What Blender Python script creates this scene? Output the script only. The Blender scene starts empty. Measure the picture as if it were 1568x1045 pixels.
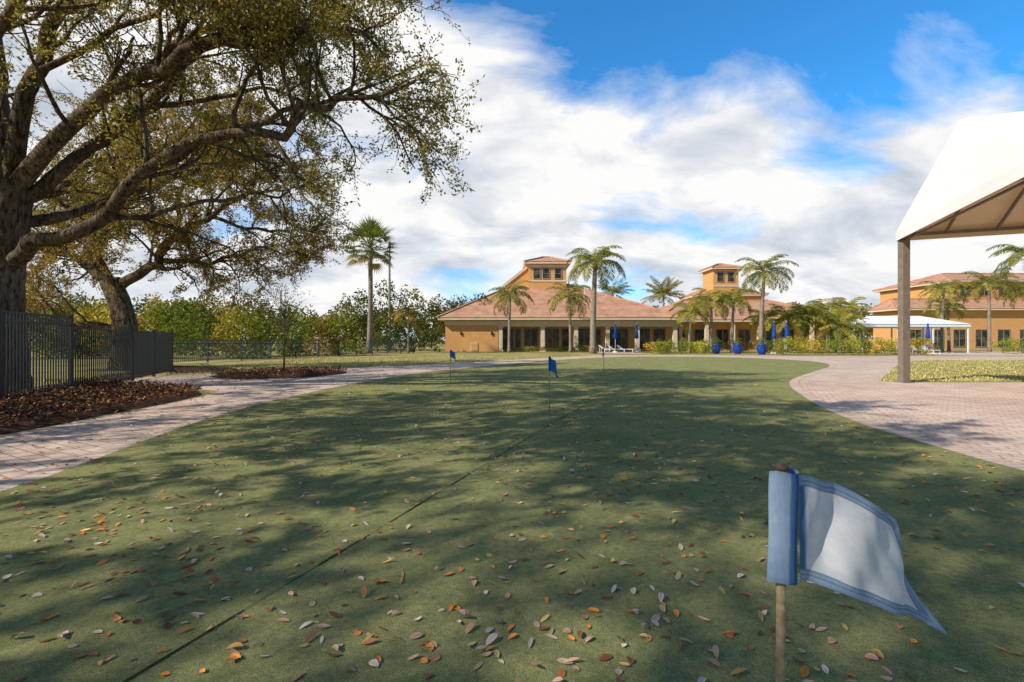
import bpy, math, random
import numpy as np
from mathutils import Vector, Matrix
rnd = random.Random(7); R = np.random.default_rng(11)
S = bpy.context.scene
S.view_settings.view_transform='Standard'; S.view_settings.look='None'; S.view_settings.exposure=0
# ------------------------------------------------------------ helpers
def link(o,parent=None):
    S.collection.objects.link(o)
    if parent: o.parent=parent
    return o
def empty(name,loc=(0,0,0)):
    e=bpy.data.objects.new(name,None); e.empty_display_size=.3; e.location=loc
    return link(e)
class MB:
    def __init__(s): s.v=[];s.f=[];s.m=[];s.n=0
    def add(s,v,f,mat=0):
        b=s.n; s.v.extend([tuple(p) for p in v]); s.n+=len(v)
        s.f.extend([tuple(i+b for i in q) for q in f]); s.m.extend([mat]*len(f))
    def box(s,x0,x1,y0,y1,z0,z1,mat=0):
        v=[(x0,y0,z0),(x1,y0,z0),(x1,y1,z0),(x0,y1,z0),(x0,y0,z1),(x1,y0,z1),(x1,y1,z1),(x0,y1,z1)]
        s.add(v,[(0,3,2,1),(4,5,6,7),(0,1,5,4),(1,2,6,5),(2,3,7,6),(3,0,4,7)],mat)
    def beam(s,a,b,w,h,mat=0):
        a=Vector(a);b=Vector(b);d=(b-a).normalized()
        u=Vector((0,0,1)) if abs(d.z)<.95 else Vector((0,1,0))
        sx=d.cross(u).normalized()*w/2; sy=sx.cross(d).normalized()*h/2
        v=[a-sx-sy,a+sx-sy,a+sx+sy,a-sx+sy,b-sx-sy,b+sx-sy,b+sx+sy,b-sx+sy]
        s.add(v,[(0,3,2,1),(4,5,6,7),(0,1,5,4),(1,2,6,5),(2,3,7,6),(3,0,4,7)],mat)
    def tube(s,P,rad,k=6,mat=0,cap=True,lump=0):
        P=np.asarray(P,float); n=len(P); T=np.gradient(P,axis=0); T/=np.linalg.norm(T,axis=1)[:,None]+1e-9
        ref=np.array([0,0,1.]) if abs(T[0][2])<.9 else np.array([1.,0,0])
        A=np.zeros_like(P); a=np.cross(T[0],ref); 
        for i in range(n):
            a=a-T[i]*a.dot(T[i]); a/=np.linalg.norm(a)+1e-9; A[i]=a
        B=np.cross(T,A)
        an=np.linspace(0,2*math.pi,k,endpoint=False)
        rr=np.asarray(rad)[:,None]*np.ones((1,k))
        if lump: rr=rr*(1+lump*(np.sin(an*3+1)[None]*.5+np.sin(an*5+.5)[None]*.35+R.normal(0,.25,(n,k))))
        V=P[:,None,:]+(A[:,None,:]*np.cos(an)[None,:,None]+B[:,None,:]*np.sin(an)[None,:,None])*rr[:,:,None]
        F=[(i*k+j,i*k+(j+1)%k,(i+1)*k+(j+1)%k,(i+1)*k+j) for i in range(n-1) for j in range(k)]
        if cap: F.append(tuple(range(k))[::-1]); F.append(tuple((n-1)*k+j for j in range(k)))
        s.add(V.reshape(-1,3),F,mat)
    def lathe(s,prof,c,k=16,mat=0):
        s_=[];cx,cy,cz=c
        for r,z in prof:
            for j in range(k):
                a=2*math.pi*j/k; s_.append((cx+r*math.cos(a),cy+r*math.sin(a),cz+z))
        n=len(prof)
        F=[(i*k+j,i*k+(j+1)%k,(i+1)*k+(j+1)%k,(i+1)*k+j) for i in range(n-1) for j in range(k)]
        s.add(s_,F,mat)
    def obj(s,name,mats,parent=None,smooth=False):
        me=bpy.data.meshes.new(name); me.from_pydata(s.v,[],s.f); me.update()
        for m in mats: me.materials.append(m)
        me.polygons.foreach_set('material_index',s.m)
        if smooth: me.polygons.foreach_set('use_smooth',[True]*len(s.f))
        return link(bpy.data.objects.new(name,me),parent)
def leafmesh(name,C,U,V,L,W,col,mat,fold=0.0):
    """diamond leaves; C centres, U long axis, V side axis"""
    C=np.asarray(C);n=len(C);U=U/ (np.linalg.norm(U,axis=1)[:,None]+1e-9)
    V=V-U*np.sum(U*V,axis=1)[:,None]; V/=np.linalg.norm(V,axis=1)[:,None]+1e-9
    L=np.broadcast_to(L,(n,))[:,None]; W=np.broadcast_to(W,(n,))[:,None]
    N=np.cross(U,V)*W*fold
    vs=np.stack([C-U*L/2,C+V*W/2+N-U*L*.05,C+U*L/2,C-V*W/2+N-U*L*.05],axis=1).reshape(-1,3)
    me=bpy.data.meshes.new(name); me.vertices.add(4*n); me.vertices.foreach_set('co',vs.ravel())
    if fold:
        idx=(np.arange(n)[:,None]*4+np.array([0,1,2,0,2,3])[None]).ravel(); me.loops.add(6*n); me.polygons.add(2*n)
        me.loops.foreach_set('vertex_index',idx); me.polygons.foreach_set('loop_start',np.arange(2*n)*3); 
    else:
        me.loops.add(4*n); me.polygons.add(n); me.loops.foreach_set('vertex_index',np.arange(4*n)); me.polygons.foreach_set('loop_start',np.arange(n)*4)
    me.update(calc_edges=True)
    a=me.color_attributes.new('Col','FLOAT_COLOR','POINT')
    c=np.ones((n,4)); c[:,:3]=col; a.data.foreach_set('color',np.repeat(c,4,axis=0).ravel())
    me.materials.append(mat); return me
def rv(n): 
    v=R.normal(size=(n,3)); return v/np.linalg.norm(v,axis=1)[:,None]
# ------------------------------------------------------------ materials
def newmat(name):
    m=bpy.data.materials.new(name); m.use_nodes=True; nt=m.node_tree; nt.nodes.clear()
    o=nt.nodes.new('ShaderNodeOutputMaterial'); return m,nt,o
def N(nt,t,**k):
    n=nt.nodes.new(t)
    for a,b in k.items(): setattr(n,a,b)
    return n
def ramp(nt,fac,stops):
    r=N(nt,'ShaderNodeValToRGB'); e=r.color_ramp.elements
    while len(e)<len(stops): e.new(.5)
    for i,(p,c) in enumerate(stops): e[i].position=p; e[i].color=(*c,1)
    nt.links.new(fac,r.inputs[0]); return r.outputs[0]
def mixc(nt,f,a,b,mode='MIX'):
    m=N(nt,'ShaderNodeMix',data_type='RGBA',blend_type=mode)
    for s,v in ((0,f),(6,a),(7,b)):
        if hasattr(v,'links'): nt.links.new(v,m.inputs[s])
        else: m.inputs[s].default_value = v if s==0 else (*v,1)
    return m.outputs[2]
def noise(nt,vec,sc,det=4,rough=.55,dist=0):
    n=N(nt,'ShaderNodeTexNoise'); n.inputs['Scale'].default_value=sc; n.inputs['Detail'].default_value=det
    n.inputs['Roughness'].default_value=rough; n.inputs['Distortion'].default_value=dist
    if vec is not None: nt.links.new(vec,n.inputs['Vector'])
    return n.outputs[0]
def basic(name,c1,c2=None,sc=5,rough=.8,bump=0,bsc=None,metal=0,det=5,lo=.35,hi=.65,c3=None,sc3=.5,spec=.3,bd=.02):
    m,nt,o=newmat(name); p=N(nt,'ShaderNodeBsdfPrincipled'); nt.links.new(p.outputs[0],o.inputs[0])
    p.inputs['Roughness'].default_value=rough; p.inputs['Metallic'].default_value=metal
    p.inputs['Specular IOR Level'].default_value=spec
    tc=N(nt,'ShaderNodeTexCoord').outputs['Object']
    c2=c2 or tuple(x*.75 for x in c1)
    col=ramp(nt,noise(nt,tc,sc,det),[(lo,c1),(hi,c2)])
    if c3: 
        f=ramp(nt,noise(nt,tc,sc3,3),[(.42,(0,0,0)),(.62,(1,1,1))]); col=mixc(nt,f,col,c3)
    nt.links.new(col,p.inputs['Base Color'])
    if bump:
        b=N(nt,'ShaderNodeBump'); b.inputs['Strength'].default_value=bump; b.inputs['Distance'].default_value=bd
        nt.links.new(noise(nt,tc,bsc or sc*3,6,.7),b.inputs['Height']); nt.links.new(b.outputs[0],p.inputs['Normal'])
    return m
def leafmat(name,trans=.35):
    m,nt,o=newmat(name); a=N(nt,'ShaderNodeAttribute',attribute_name='Col')
    p=N(nt,'ShaderNodeBsdfDiffuse'); nt.links.new(a.outputs['Color'],p.inputs['Color'])
    if not trans: nt.links.new(p.outputs[0],o.inputs[0]); return m
    t=N(nt,'ShaderNodeBsdfTranslucent'); mx=N(nt,'ShaderNodeMixShader'); mx.inputs[0].default_value=trans
    nt.links.new(mixc(nt,1.0,a.outputs['Color'],(1.4,1.4,.75),'MULTIPLY'),t.inputs[0])
    nt.links.new(p.outputs[0],mx.inputs[1]); nt.links.new(t.outputs[0],mx.inputs[2]); nt.links.new(mx.outputs[0],o.inputs[0]); return m
M_leaf=leafmat('foliage',.42); M_palmleaf=leafmat('palm_frond',.3); M_mass=leafmat('background_foliage',.25)
M_litter=leafmat('leaf_litter',0); M_blade=leafmat('grass_blade',0)
# bark with vertical fissures
m,nt,o=newmat('oak_bark'); p=N(nt,'ShaderNodeBsdfDiffuse'); nt.links.new(p.outputs[0],o.inputs[0])
tc=N(nt,'ShaderNodeTexCoord').outputs['Object']; mp=N(nt,'ShaderNodeMapping'); mp.inputs['Scale'].default_value=(1,1,.28); nt.links.new(tc,mp.inputs[0])
f1=noise(nt,mp.outputs[0],13,5,.65,.6)
c=ramp(nt,f1,[(.36,(.04,.03,.023)),(.5,(.145,.112,.085)),(.66,(.24,.20,.155))])
c=mixc(nt,1,c,ramp(nt,noise(nt,tc,1.1,4),[(.35,(.7,.68,.66)),(.65,(1.25,1.22,1.15))]),'MULTIPLY'); nt.links.new(c,p.inputs[0])
b=N(nt,'ShaderNodeBump'); b.inputs['Strength'].default_value=1; b.inputs['Distance'].default_value=.06; nt.links.new(f1,b.inputs['Height']); nt.links.new(b.outputs[0],p.inputs['Normal']); M_bark=m
M_palmtrunk=basic('palm_bark',(.34,.28,.21),(.20,.16,.12),4,.9,.6,10)
M_grass=basic('lawn',(.33,.28,.085),(.22,.205,.06),3,.95,.8,60,c3=(.42,.34,.14),sc3=.35,spec=.1)
M_mulch=basic('mulch',(.10,.055,.035),(.035,.02,.014),14,.95,1,30,spec=.05)
M_stucco=basic('orange_stucco',(.70,.37,.14),(.61,.31,.12),1.2,.9,.2,30,c3=(.64,.34,.13),sc3=.3)
M_trim=basic('cream_trim',(.72,.60,.43),(.64,.52,.37),2,.8)
M_white=basic('white_paint',(.8,.79,.76),(.7,.69,.66),3,.6)
M_frame=basic('window_frame',(.30,.26,.21),(.25,.22,.18),3,.6)
M_black=basic('black_fence',(.014,.018,.022),(.010,.013,.017),8,.4,metal=.0,spec=.4)
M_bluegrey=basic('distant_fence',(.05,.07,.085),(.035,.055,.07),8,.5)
M_canvas=basic('white_canvas',(.88,.88,.87),(.82,.82,.81),.8,.85,.15,3)
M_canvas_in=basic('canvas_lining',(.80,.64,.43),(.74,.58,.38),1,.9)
M_post=basic('bronze_post',(.24,.19,.15),(.18,.14,.11),6,.6)
M_bluepot=basic('blue_glaze',(.01,.06,.36),(.008,.04,.26),6,.2,spec=.6)
M_bluecl=basic('blue_canvas',(.012,.07,.36),(.008,.05,.28),6,.8)
M_dark=basic('dark_interior',(.03,.03,.03),(.05,.045,.04),3,.8)
M_cup=basic('cup_liner',(.7,.7,.68),None,5,.5)
m,nt,o=newmat('window_glass'); p=N(nt,'ShaderNodeBsdfPrincipled'); nt.links.new(p.outputs[0],o.inputs[0])
tc=N(nt,'ShaderNodeTexCoord').outputs['Object']
nt.links.new(ramp(nt,noise(nt,tc,1.1,3),[(.4,(.02,.02,.02)),(.65,(.13,.10,.065))]),p.inputs['Base Color'])
p.inputs['Roughness'].default_value=.15; p.inputs['Specular IOR Level'].default_value=.3; M_glass=m
m,nt,o=newmat('clay_tile'); p=N(nt,'ShaderNodeBsdfPrincipled'); nt.links.new(p.outputs[0],o.inputs[0]); p.inputs['Roughness'].default_value=.9; p.inputs['Specular IOR Level'].default_value=.1
tc=N(nt,'ShaderNodeTexCoord').outputs['Object']
c=ramp(nt,noise(nt,tc,.9,6,.7),[(.3,(.36,.18,.11)),(.5,(.53,.28,.175)),(.72,(.62,.38,.26))])
w=N(nt,'ShaderNodeTexWave',bands_direction='Z',wave_profile='SAW'); w.inputs['Scale'].default_value=2.2; w.inputs['Distortion'].default_value=.4; nt.links.new(tc,w.inputs[0])
w2=N(nt,'ShaderNodeTexWave',bands_direction='X'); w2.inputs['Scale'].default_value=1.2; w2.inputs['Distortion'].default_value=.3; nt.links.new(tc,w2.inputs[0])
c=mixc(nt,.35,c,ramp(nt,w.outputs[1],[(0,(.45,.45,.45)),(.5,(1,1,1))]),'MULTIPLY')
c=mixc(nt,.2,c,ramp(nt,w2.outputs[1],[(0,(.5,.5,.5)),(.6,(1,1,1))]),'MULTIPLY')
nt.links.new(c,p.inputs['Base Color']); M_tile=m
def pavers(name,uv=False):
    m,nt,o=newmat(name); p=N(nt,'ShaderNodeBsdfDiffuse'); nt.links.new(p.outputs[0],o.inputs[0])
    t=N(nt,'ShaderNodeTexCoord'); vec=t.outputs['UV'] if uv else t.outputs['Object']
    mp=N(nt,'ShaderNodeMapping'); nt.links.new(vec,mp.inputs[0])
    if not uv: mp.inputs['Rotation'].default_value=(0,0,.5)
    b=N(nt,'ShaderNodeTexBrick'); nt.links.new(mp.outputs[0],b.inputs[0])
    b.inputs['Color1'].default_value=(.76,.60,.49,1); b.inputs['Color2'].default_value=(.62,.465,.37,1); b.inputs['Mortar'].default_value=(.33,.25,.20,1)
    b.inputs['Scale'].default_value=1; b.inputs['Mortar Size'].default_value=.007; b.inputs['Brick Width'].default_value=.24; b.inputs['Row Height'].default_value=.16
    b.inputs['Mortar Smooth'].default_value=.3
    if uv: b.offset=0; b.inputs['Brick Width'].default_value=.11; b.inputs['Row Height'].default_value=.24
    big=ramp(nt,noise(nt,t.outputs['Object'],.5,5,.6),[(.3,(.8,.77,.75)),(.7,(1.1,1.08,1.06))])
    c=mixc(nt,1.0,b.outputs[0],big,'MULTIPLY')
    fine=ramp(nt,noise(nt,t.outputs['Object'],35,4,.7),[(.3,(.8,.8,.8)),(.7,(1.08,1.08,1.08))])
    c=mixc(nt,1.0,c,fine,'MULTIPLY')
    nt.links.new(c,p.inputs['Color'])
    bp=N(nt,'ShaderNodeBump'); bp.inputs['Strength'].default_value=.6; bp.inputs['Distance'].default_value=.01; bp.invert=True
    nt.links.new(b.outputs[1],bp.inputs['Height']); nt.links.new(bp.outputs[0],p.inputs['Normal']); return m
M_pav=pavers('paver_brick'); M_pavb=pavers('paver_border',True)
# turf
m,nt,o=newmat('putting_turf'); p=N(nt,'ShaderNodeBsdfDiffuse'); nt.links.new(p.outputs[0],o.inputs[0])
tc=N(nt,'ShaderNodeTexCoord').outputs['Object']
c=ramp(nt,noise(nt,tc,230,3,.8),[(.3,(.088,.095,.038)),(.5,(.25,.25,.112)),(.72,(.53,.50,.26))])
c=mixc(nt,1.0,c,ramp(nt,noise(nt,tc,1.3,5,.6),[(.3,(.76,.83,.8)),(.7,(1.2,1.13,1.06))]),'MULTIPLY')
c=mixc(nt,1.0,c,ramp(nt,noise(nt,tc,26,4,.7),[(.3,(.72,.74,.72)),(.7,(1.22,1.2,1.12))]),'MULTIPLY')
sy=N(nt,'ShaderNodeSeparateXYZ'); nt.links.new(tc,sy.inputs[0])
nt.links.new(c,p.inputs['Color'])
b=N(nt,'ShaderNodeBump'); b.inputs['Strength'].default_value=.9; b.inputs['Distance'].default_value=.006
nt.links.new(noise(nt,tc,190,3,.8),b.inputs['Height']); nt.links.new(b.outputs[0],p.inputs['Normal']); M_turf=m
m,nt,o=newmat('flag_cloth'); p=N(nt,'ShaderNodeBsdfDiffuse')
t=N(nt,'ShaderNodeTexCoord'); a=N(nt,'ShaderNodeAttribute',attribute_name='Col')
wv=noise(nt,t.outputs['UV'],7,6,.7)
c=mixc(nt,1.0,a.outputs['Color'],ramp(nt,wv,[(.3,(.82,.87,.94)),(.7,(1.06,1.05,1.03))]),'MULTIPLY')
nt.links.new(c,p.inputs['Color'])
tr=N(nt,'ShaderNodeBsdfTranslucent'); nt.links.new(c,tr.inputs[0]); mx=N(nt,'ShaderNodeMixShader'); mx.inputs[0].default_value=.3
nt.links.new(p.outputs[0],mx.inputs[1]); nt.links.new(tr.outputs[0],mx.inputs[2]); nt.links.new(mx.outputs[0],o.inputs[0])
b=N(nt,'ShaderNodeBump'); b.inputs['Strength'].default_value=.3; b.inputs['Distance'].default_value=.001
nt.links.new(noise(nt,t.outputs['UV'],60,4,.6),b.inputs['Height']); nt.links.new(b.outputs[0],p.inputs['Normal']); M_flag=m
M_stick=basic('weathered_stick',(.58,.43,.26),(.34,.25,.15),40,.8,.5,90,spec=.02); M_knob=basic('dark_knob',(.12,.08,.055),None,30,.6)
m,nt,o=newmat('pool_water'); p=N(nt,'ShaderNodeBsdfPrincipled'); nt.links.new(p.outputs[0],o.inputs[0]); p.inputs['Base Color'].default_value=(.10,.55,.60,1); p.inputs['Roughness'].default_value=.1
b=N(nt,'ShaderNodeBump'); b.inputs['Strength'].default_value=.2; nt.links.new(noise(nt,None,3,3),b.inputs['Height']); nt.links.new(b.outputs[0],p.inputs['Normal']); M_water=m

# ------------------------------------------------------------ ground, paths, turf
def sheet(name,pts,z,mat):
    me=bpy.data.meshes.new(name); me.from_pydata([(x,y,z) for x,y in pts],[],[tuple(range(len(pts)))]); me.update(); me.materials.append(mat)
    return link(bpy.data.objects.new(name,me))
def smooth(pts,n=6,closed=False):
    P=[np.array(p,float) for p in pts]; out=[]; L=len(P)
    rng=range(L) if closed else range(L-1)
    for i in rng:
        if closed: p0,p1,p2,p3=P[i-1],P[i],P[(i+1)%L],P[(i+2)%L]
        else: p0,p1,p2,p3=P[max(i-1,0)],P[i],P[i+1],P[min(i+2,L-1)]
        for k in range(n):
            t=k/n; out.append(.5*((2*p1)+(-p0+p2)*t+(2*p0-5*p1+4*p2-p3)*t*t+(-p0+3*p1-3*p2+p3)*t**3))
    if not closed: out.append(P[-1])
    return np.array(out)
sheet('ground',[(-900,-300),(900,-300),(900,1500),(-900,1500)],0,M_grass)
edgeL=[(-3.9,-4),(-3.95,1),(-4.04,3.81),(-4.21,4.91),(-4.55,6.6),(-4.72,8.2),(-4.75,10),(-4.6,12),(-4.2,15),(-3.4,18),(-2.1,21),(-.2,25),(2.4,29.5),(5.0,33.5),(8.5,36.5),(12,37),(15.5,35.5),(17.5,31.5),(17.2,27),(15.1,23.0),(11.8,18.9),(8.9,15.3),(7.5,13.06),(6.45,10.8),(5.55,8.62),(5.0,6.8),(4.8,5.5),(4.7,4.2),(4.8,1),(4.9,-4)]
turf=smooth(edgeL,6)
sheet('putting_green',turf,.012,M_turf)
pavout=[(-6.3,-6),(-6.35,3),(-6.44,6.08),(-6.5,8),(-6.6,9.8),(-6.9,11.4),(-9,12.9),(-11.7,13.8),(-12.1,16.5),(-10.6,17.8),(-8.8,21.0),(-7.0,21.3),(-5.6,23),(-2.9,26.2),(-.16,30.2),(3.6,36),(8.3,41),(17,41),(24,38.5),(36,38),(60,38),(60,31.5),(36,31),(24.6,29.6),(19.7,24.7),(14.45,18.5),(11.0,14.5),(11.2,14.0),(30,13.9),(30,-6)]
sheet('paver_path',pavout,.004,M_pav)
def border(name,line,w,z):
    P=np.asarray(line); T=np.gradient(P,axis=0); T/=np.linalg.norm(T,axis=1)[:,None]; Nn=np.stack([-T[:,1],T[:,0]],1)
    d=np.concatenate([[0],np.cumsum(np.linalg.norm(np.diff(P,axis=0),axis=1))])
    vs=[];
    for i in range(len(P)):
        a=P[i]-Nn[i]*.02; b_=P[i]+Nn[i]*w; vs+= [(a[0],a[1],z),(b_[0],b_[1],z)]
    me=bpy.data.meshes.new(name); me.from_pydata(vs,[],[(2*i,2*i+2,2*i+3,2*i+1) for i in range(len(P)-1)])
    uv=me.uv_layers.new()
    for i in range(len(P)-1):
        for k,(dd,v) in enumerate(((d[i],0),(d[i+1],0),(d[i+1],.24),(d[i],.24))): uv.data[i*4+k].uv=(dd,v+.001)
    me.materials.append(M_pavb); return link(bpy.data.objects.new(name,me))
border('paver_border',turf,.24,.008)
sm=smooth([(2.3,11.6),(1.4,9.1),(.48,6.68),(-.35,4.4),(-1.1,2.35),(-1.9,.2)],10)
mb=MB(); 
for i in range(len(sm)-1):
    a,b_=sm[i],sm[i+1]; w0=.004+.0025*math.sin(i*1.7); mb.add([(a[0]-w0,a[1],.0165),(a[0]+w0,a[1],.0165),(b_[0]+w0,b_[1],.0165),(b_[0]-w0,b_[1],.0165)],[(0,1,2,3)])
mb.obj('turf_seam',[basic('seam',(.045,.045,.02),None,40,spec=0)])
def mulch(name,pts,h,seed):
    r=np.random.default_rng(seed); P=smooth(pts,5,True); c=P.mean(axis=0); rings=9; vs=[];k=len(P)
    for i in range(rings):
        f=1-i/(rings)
        for q in P:
            e=c+(q-c)*f; z=.016+h*math.sin(min(1,(1-f)*1.6)*math.pi/2)+(r.random()*.03 if i else -.012); vs.append((e[0],e[1],z))
    vs.append((c[0],c[1],h)); F=[(i*k+j,i*k+(j+1)%k,(i+1)*k+(j+1)%k,(i+1)*k+j) for i in range(rings-1) for j in range(k)]
    F+=[((rings-1)*k+j,(rings-1)*k+(j+1)%k,rings*k) for j in range(k)]
    mb=MB(); mb.add(vs,F); return mb.obj(name,[M_mulch],None,True),P
def inpoly(x,y,P):
    c=np.zeros(len(x),bool); j=len(P)-1
    for i in range(len(P)):
        xi,yi=P[i];xj,yj=P[j]
        c^=((yi>y)!=(yj>y))&(x<(xj-xi)*(y-yi)/(yj-yi+1e-12)+xi); j=i
    return c
bed,BP=mulch('mulch_bed',[(-6.5,-4),(-6.45,1),(-6.5,6),(-6.6,8),(-6.7,9.8),(-7.2,11.2),(-9.2,12.6),(-11.5,13.5),(-12.3,15.5),(-12.7,17),(-13,16),(-12,13.5),(-10.6,10.5),(-9.9,8),(-9.2,5),(-9.2,1),(-9.2,-4)],.08,1)
ring_,RP=mulch('mulch_ring',[(-8.3+2.15*math.cos(a),17.6+2.5*math.sin(a)) for a in np.linspace(0,2*math.pi,12,endpoint=False)],.08,2)
bed2,B2=mulch('mulch_bed',[(-16,20),(-12.8,18.2),(-11.5,19),(-12,21),(-16,23)],.06,3)
def litter(name,x,y,z,L,W,cols,tilt=.35):
    n=len(x); C=np.stack([x,y,z],1); a=R.random(n)*6.283
    U=np.stack([np.cos(a),np.sin(a),R.normal(0,tilt*.5,n)],1); V=np.stack([-np.sin(a),np.cos(a),R.normal(0,tilt,n)],1)
    C[:,2]+=np.abs(U[:,2])*L/2+np.abs(V[:,2])*W/2
    me=leafmesh(name,C,U,V,L,W,cols,M_litter,fold=.25); return link(bpy.data.objects.new(name,me))
def ovleaves(name,x,y,z,L,W,cols):
    n=len(x); prof=[(-.5,.04),(-.3,.75),(0,1),(.28,.72),(.5,.03)]
    a=R.random(n)*6.283; cu=R.normal(0,.5,n); rl=R.normal(0,.22,n); pt=R.normal(0,.18,n); fd=R.uniform(.05,.5,n)
    ca,sa=np.cos(a),np.sin(a); V=[]
    for t,w_ in prof:
        for s_ in (-1,0,1):
            lx=t*L; ly=s_*w_*W/2; lz=cu*(t*t)*L*.7+abs(s_)*w_*W*.5*fd+ly*rl+lx*pt
            V.append(np.stack([x+lx*ca-ly*sa,y+lx*sa+ly*ca,lz],1))
    V=np.stack(V,1); V[:,:,2]+= (z-V[:,:,2].min(axis=1)+.001)[:,None]
    q=[]
    for i in range(4):
        for j in range(2): b0=i*3+j; q.append((b0,b0+3,b0+4,b0+1))
    q=np.array(q); idx=(np.arange(n)[:,None,None]*15+q[None]).reshape(-1)
    me=bpy.data.meshes.new(name); me.vertices.add(15*n); me.vertices.foreach_set('co',V.reshape(-1)); me.loops.add(len(idx)); me.polygons.add(8*n)
    me.loops.foreach_set('vertex_index',idx); me.polygons.foreach_set('loop_start',np.arange(8*n)*4); me.update(calc_edges=True)
    at=me.color_attributes.new('Col','FLOAT_COLOR','POINT'); c=np.ones((n,15,4)); c[:,:,:3]=cols[:,None,:]; c[:,1::3,:3]*=.75; at.data.foreach_set('color',c.ravel())
    me.materials.append(M_litter); return link(bpy.data.objects.new(name,me))
def pick(pal,n):
    pal=np.array(pal); c=pal[R.integers(0,len(pal),n)]; return c*(R.uniform(.7,1.25,(n,1)))
LP=[(.62,.40,.24),(.55,.27,.12),(.34,.14,.07),(.70,.54,.40),(.85,.30,.06),(.44,.20,.11),(.62,.36,.24),(.74,.46,.16),(.60,.36,.25),(.30,.12,.06),(.74,.58,.48),(.70,.26,.08)]
n=46000; y=.85+(R.random(n)**2.0)*26; x=R.uniform(-6.2,9,n)
dens=(0.24+.76*(np.sin(x*1.3+y*.7)*np.sin(y*1.1-x*.5)*.5+.5))*np.clip(1.12-(x+1)/9,.32,1)
dens*=np.where(y<4,.42,np.where(y<9,.58,.5))
k=(R.random(n)<dens)&inpoly(x,y,turf); k2=(~inpoly(x,y,turf))&(R.random(n)<.15)&(x<-4); 
x1,y1=x[k],y[k]; nn=len(x1)
ovleaves('fallen_leaves',x1,y1,np.full(nn,.014),R.uniform(.028,.068,nn),R.uniform(.014,.028,nn),pick(LP,nn))
x2,y2=x[k2],y[k2]; nn=len(x2)
ovleaves('fallen_leaves',x2,y2,np.full(nn,.010),R.uniform(.04,.07,nn),R.uniform(.016,.028,nn),pick(LP,nn))
MP=[(.20,.085,.04),(.10,.045,.025),(.30,.14,.065),(.40,.23,.13),(.06,.03,.02),(.24,.11,.055)]
n=60000; x=R.uniform(-14,-6.2,n); y=R.uniform(2,20.5,n); k=inpoly(x,y,BP)|(inpoly(x,y,RP)); k&=R.random(n)<np.where(y>13,.5,.8)
k|=(R.random(n)<.012)&(x>-12.6+0*y)
x,y=x[k],y[k]; nn=len(x)
inb=inpoly(x,y,BP)|inpoly(x,y,RP)
litter('mulch_leaf_litter',x,y,np.where(inb,.07+R.random(nn)*.06,.012),R.uniform(.05,.11,nn),R.uniform(.02,.045,nn),pick(MP,nn),.8)

def lawn_blades(name,n,fx,keep,h,cols):
    x,y=fx(n); k=keep(x,y); x,y=x[k],y[k]; n=len(x)
    C=np.stack([x,y,h*.4+0*x],1); U=np.stack([R.normal(0,.45,n),R.normal(0,.45,n),np.ones(n)],1)
    me=leafmesh(name,C,U,rv(n),R.uniform(.6,1.2,n)*h,h*.3,pick(cols,n),M_blade); link(bpy.data.objects.new(name,me))
PO=np.array(pavout)
GC=[(.48,.40,.12),(.60,.48,.19),(.32,.31,.08),(.66,.54,.26)]
lawn_blades('lawn_grass',60000,lambda n:(R.uniform(-14,32,n),14.2+(R.random(n)**1.5)*22),lambda x,y:~inpoly(x,y,PO)&(np.abs(x)<1.15*y),.08,GC)

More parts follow.
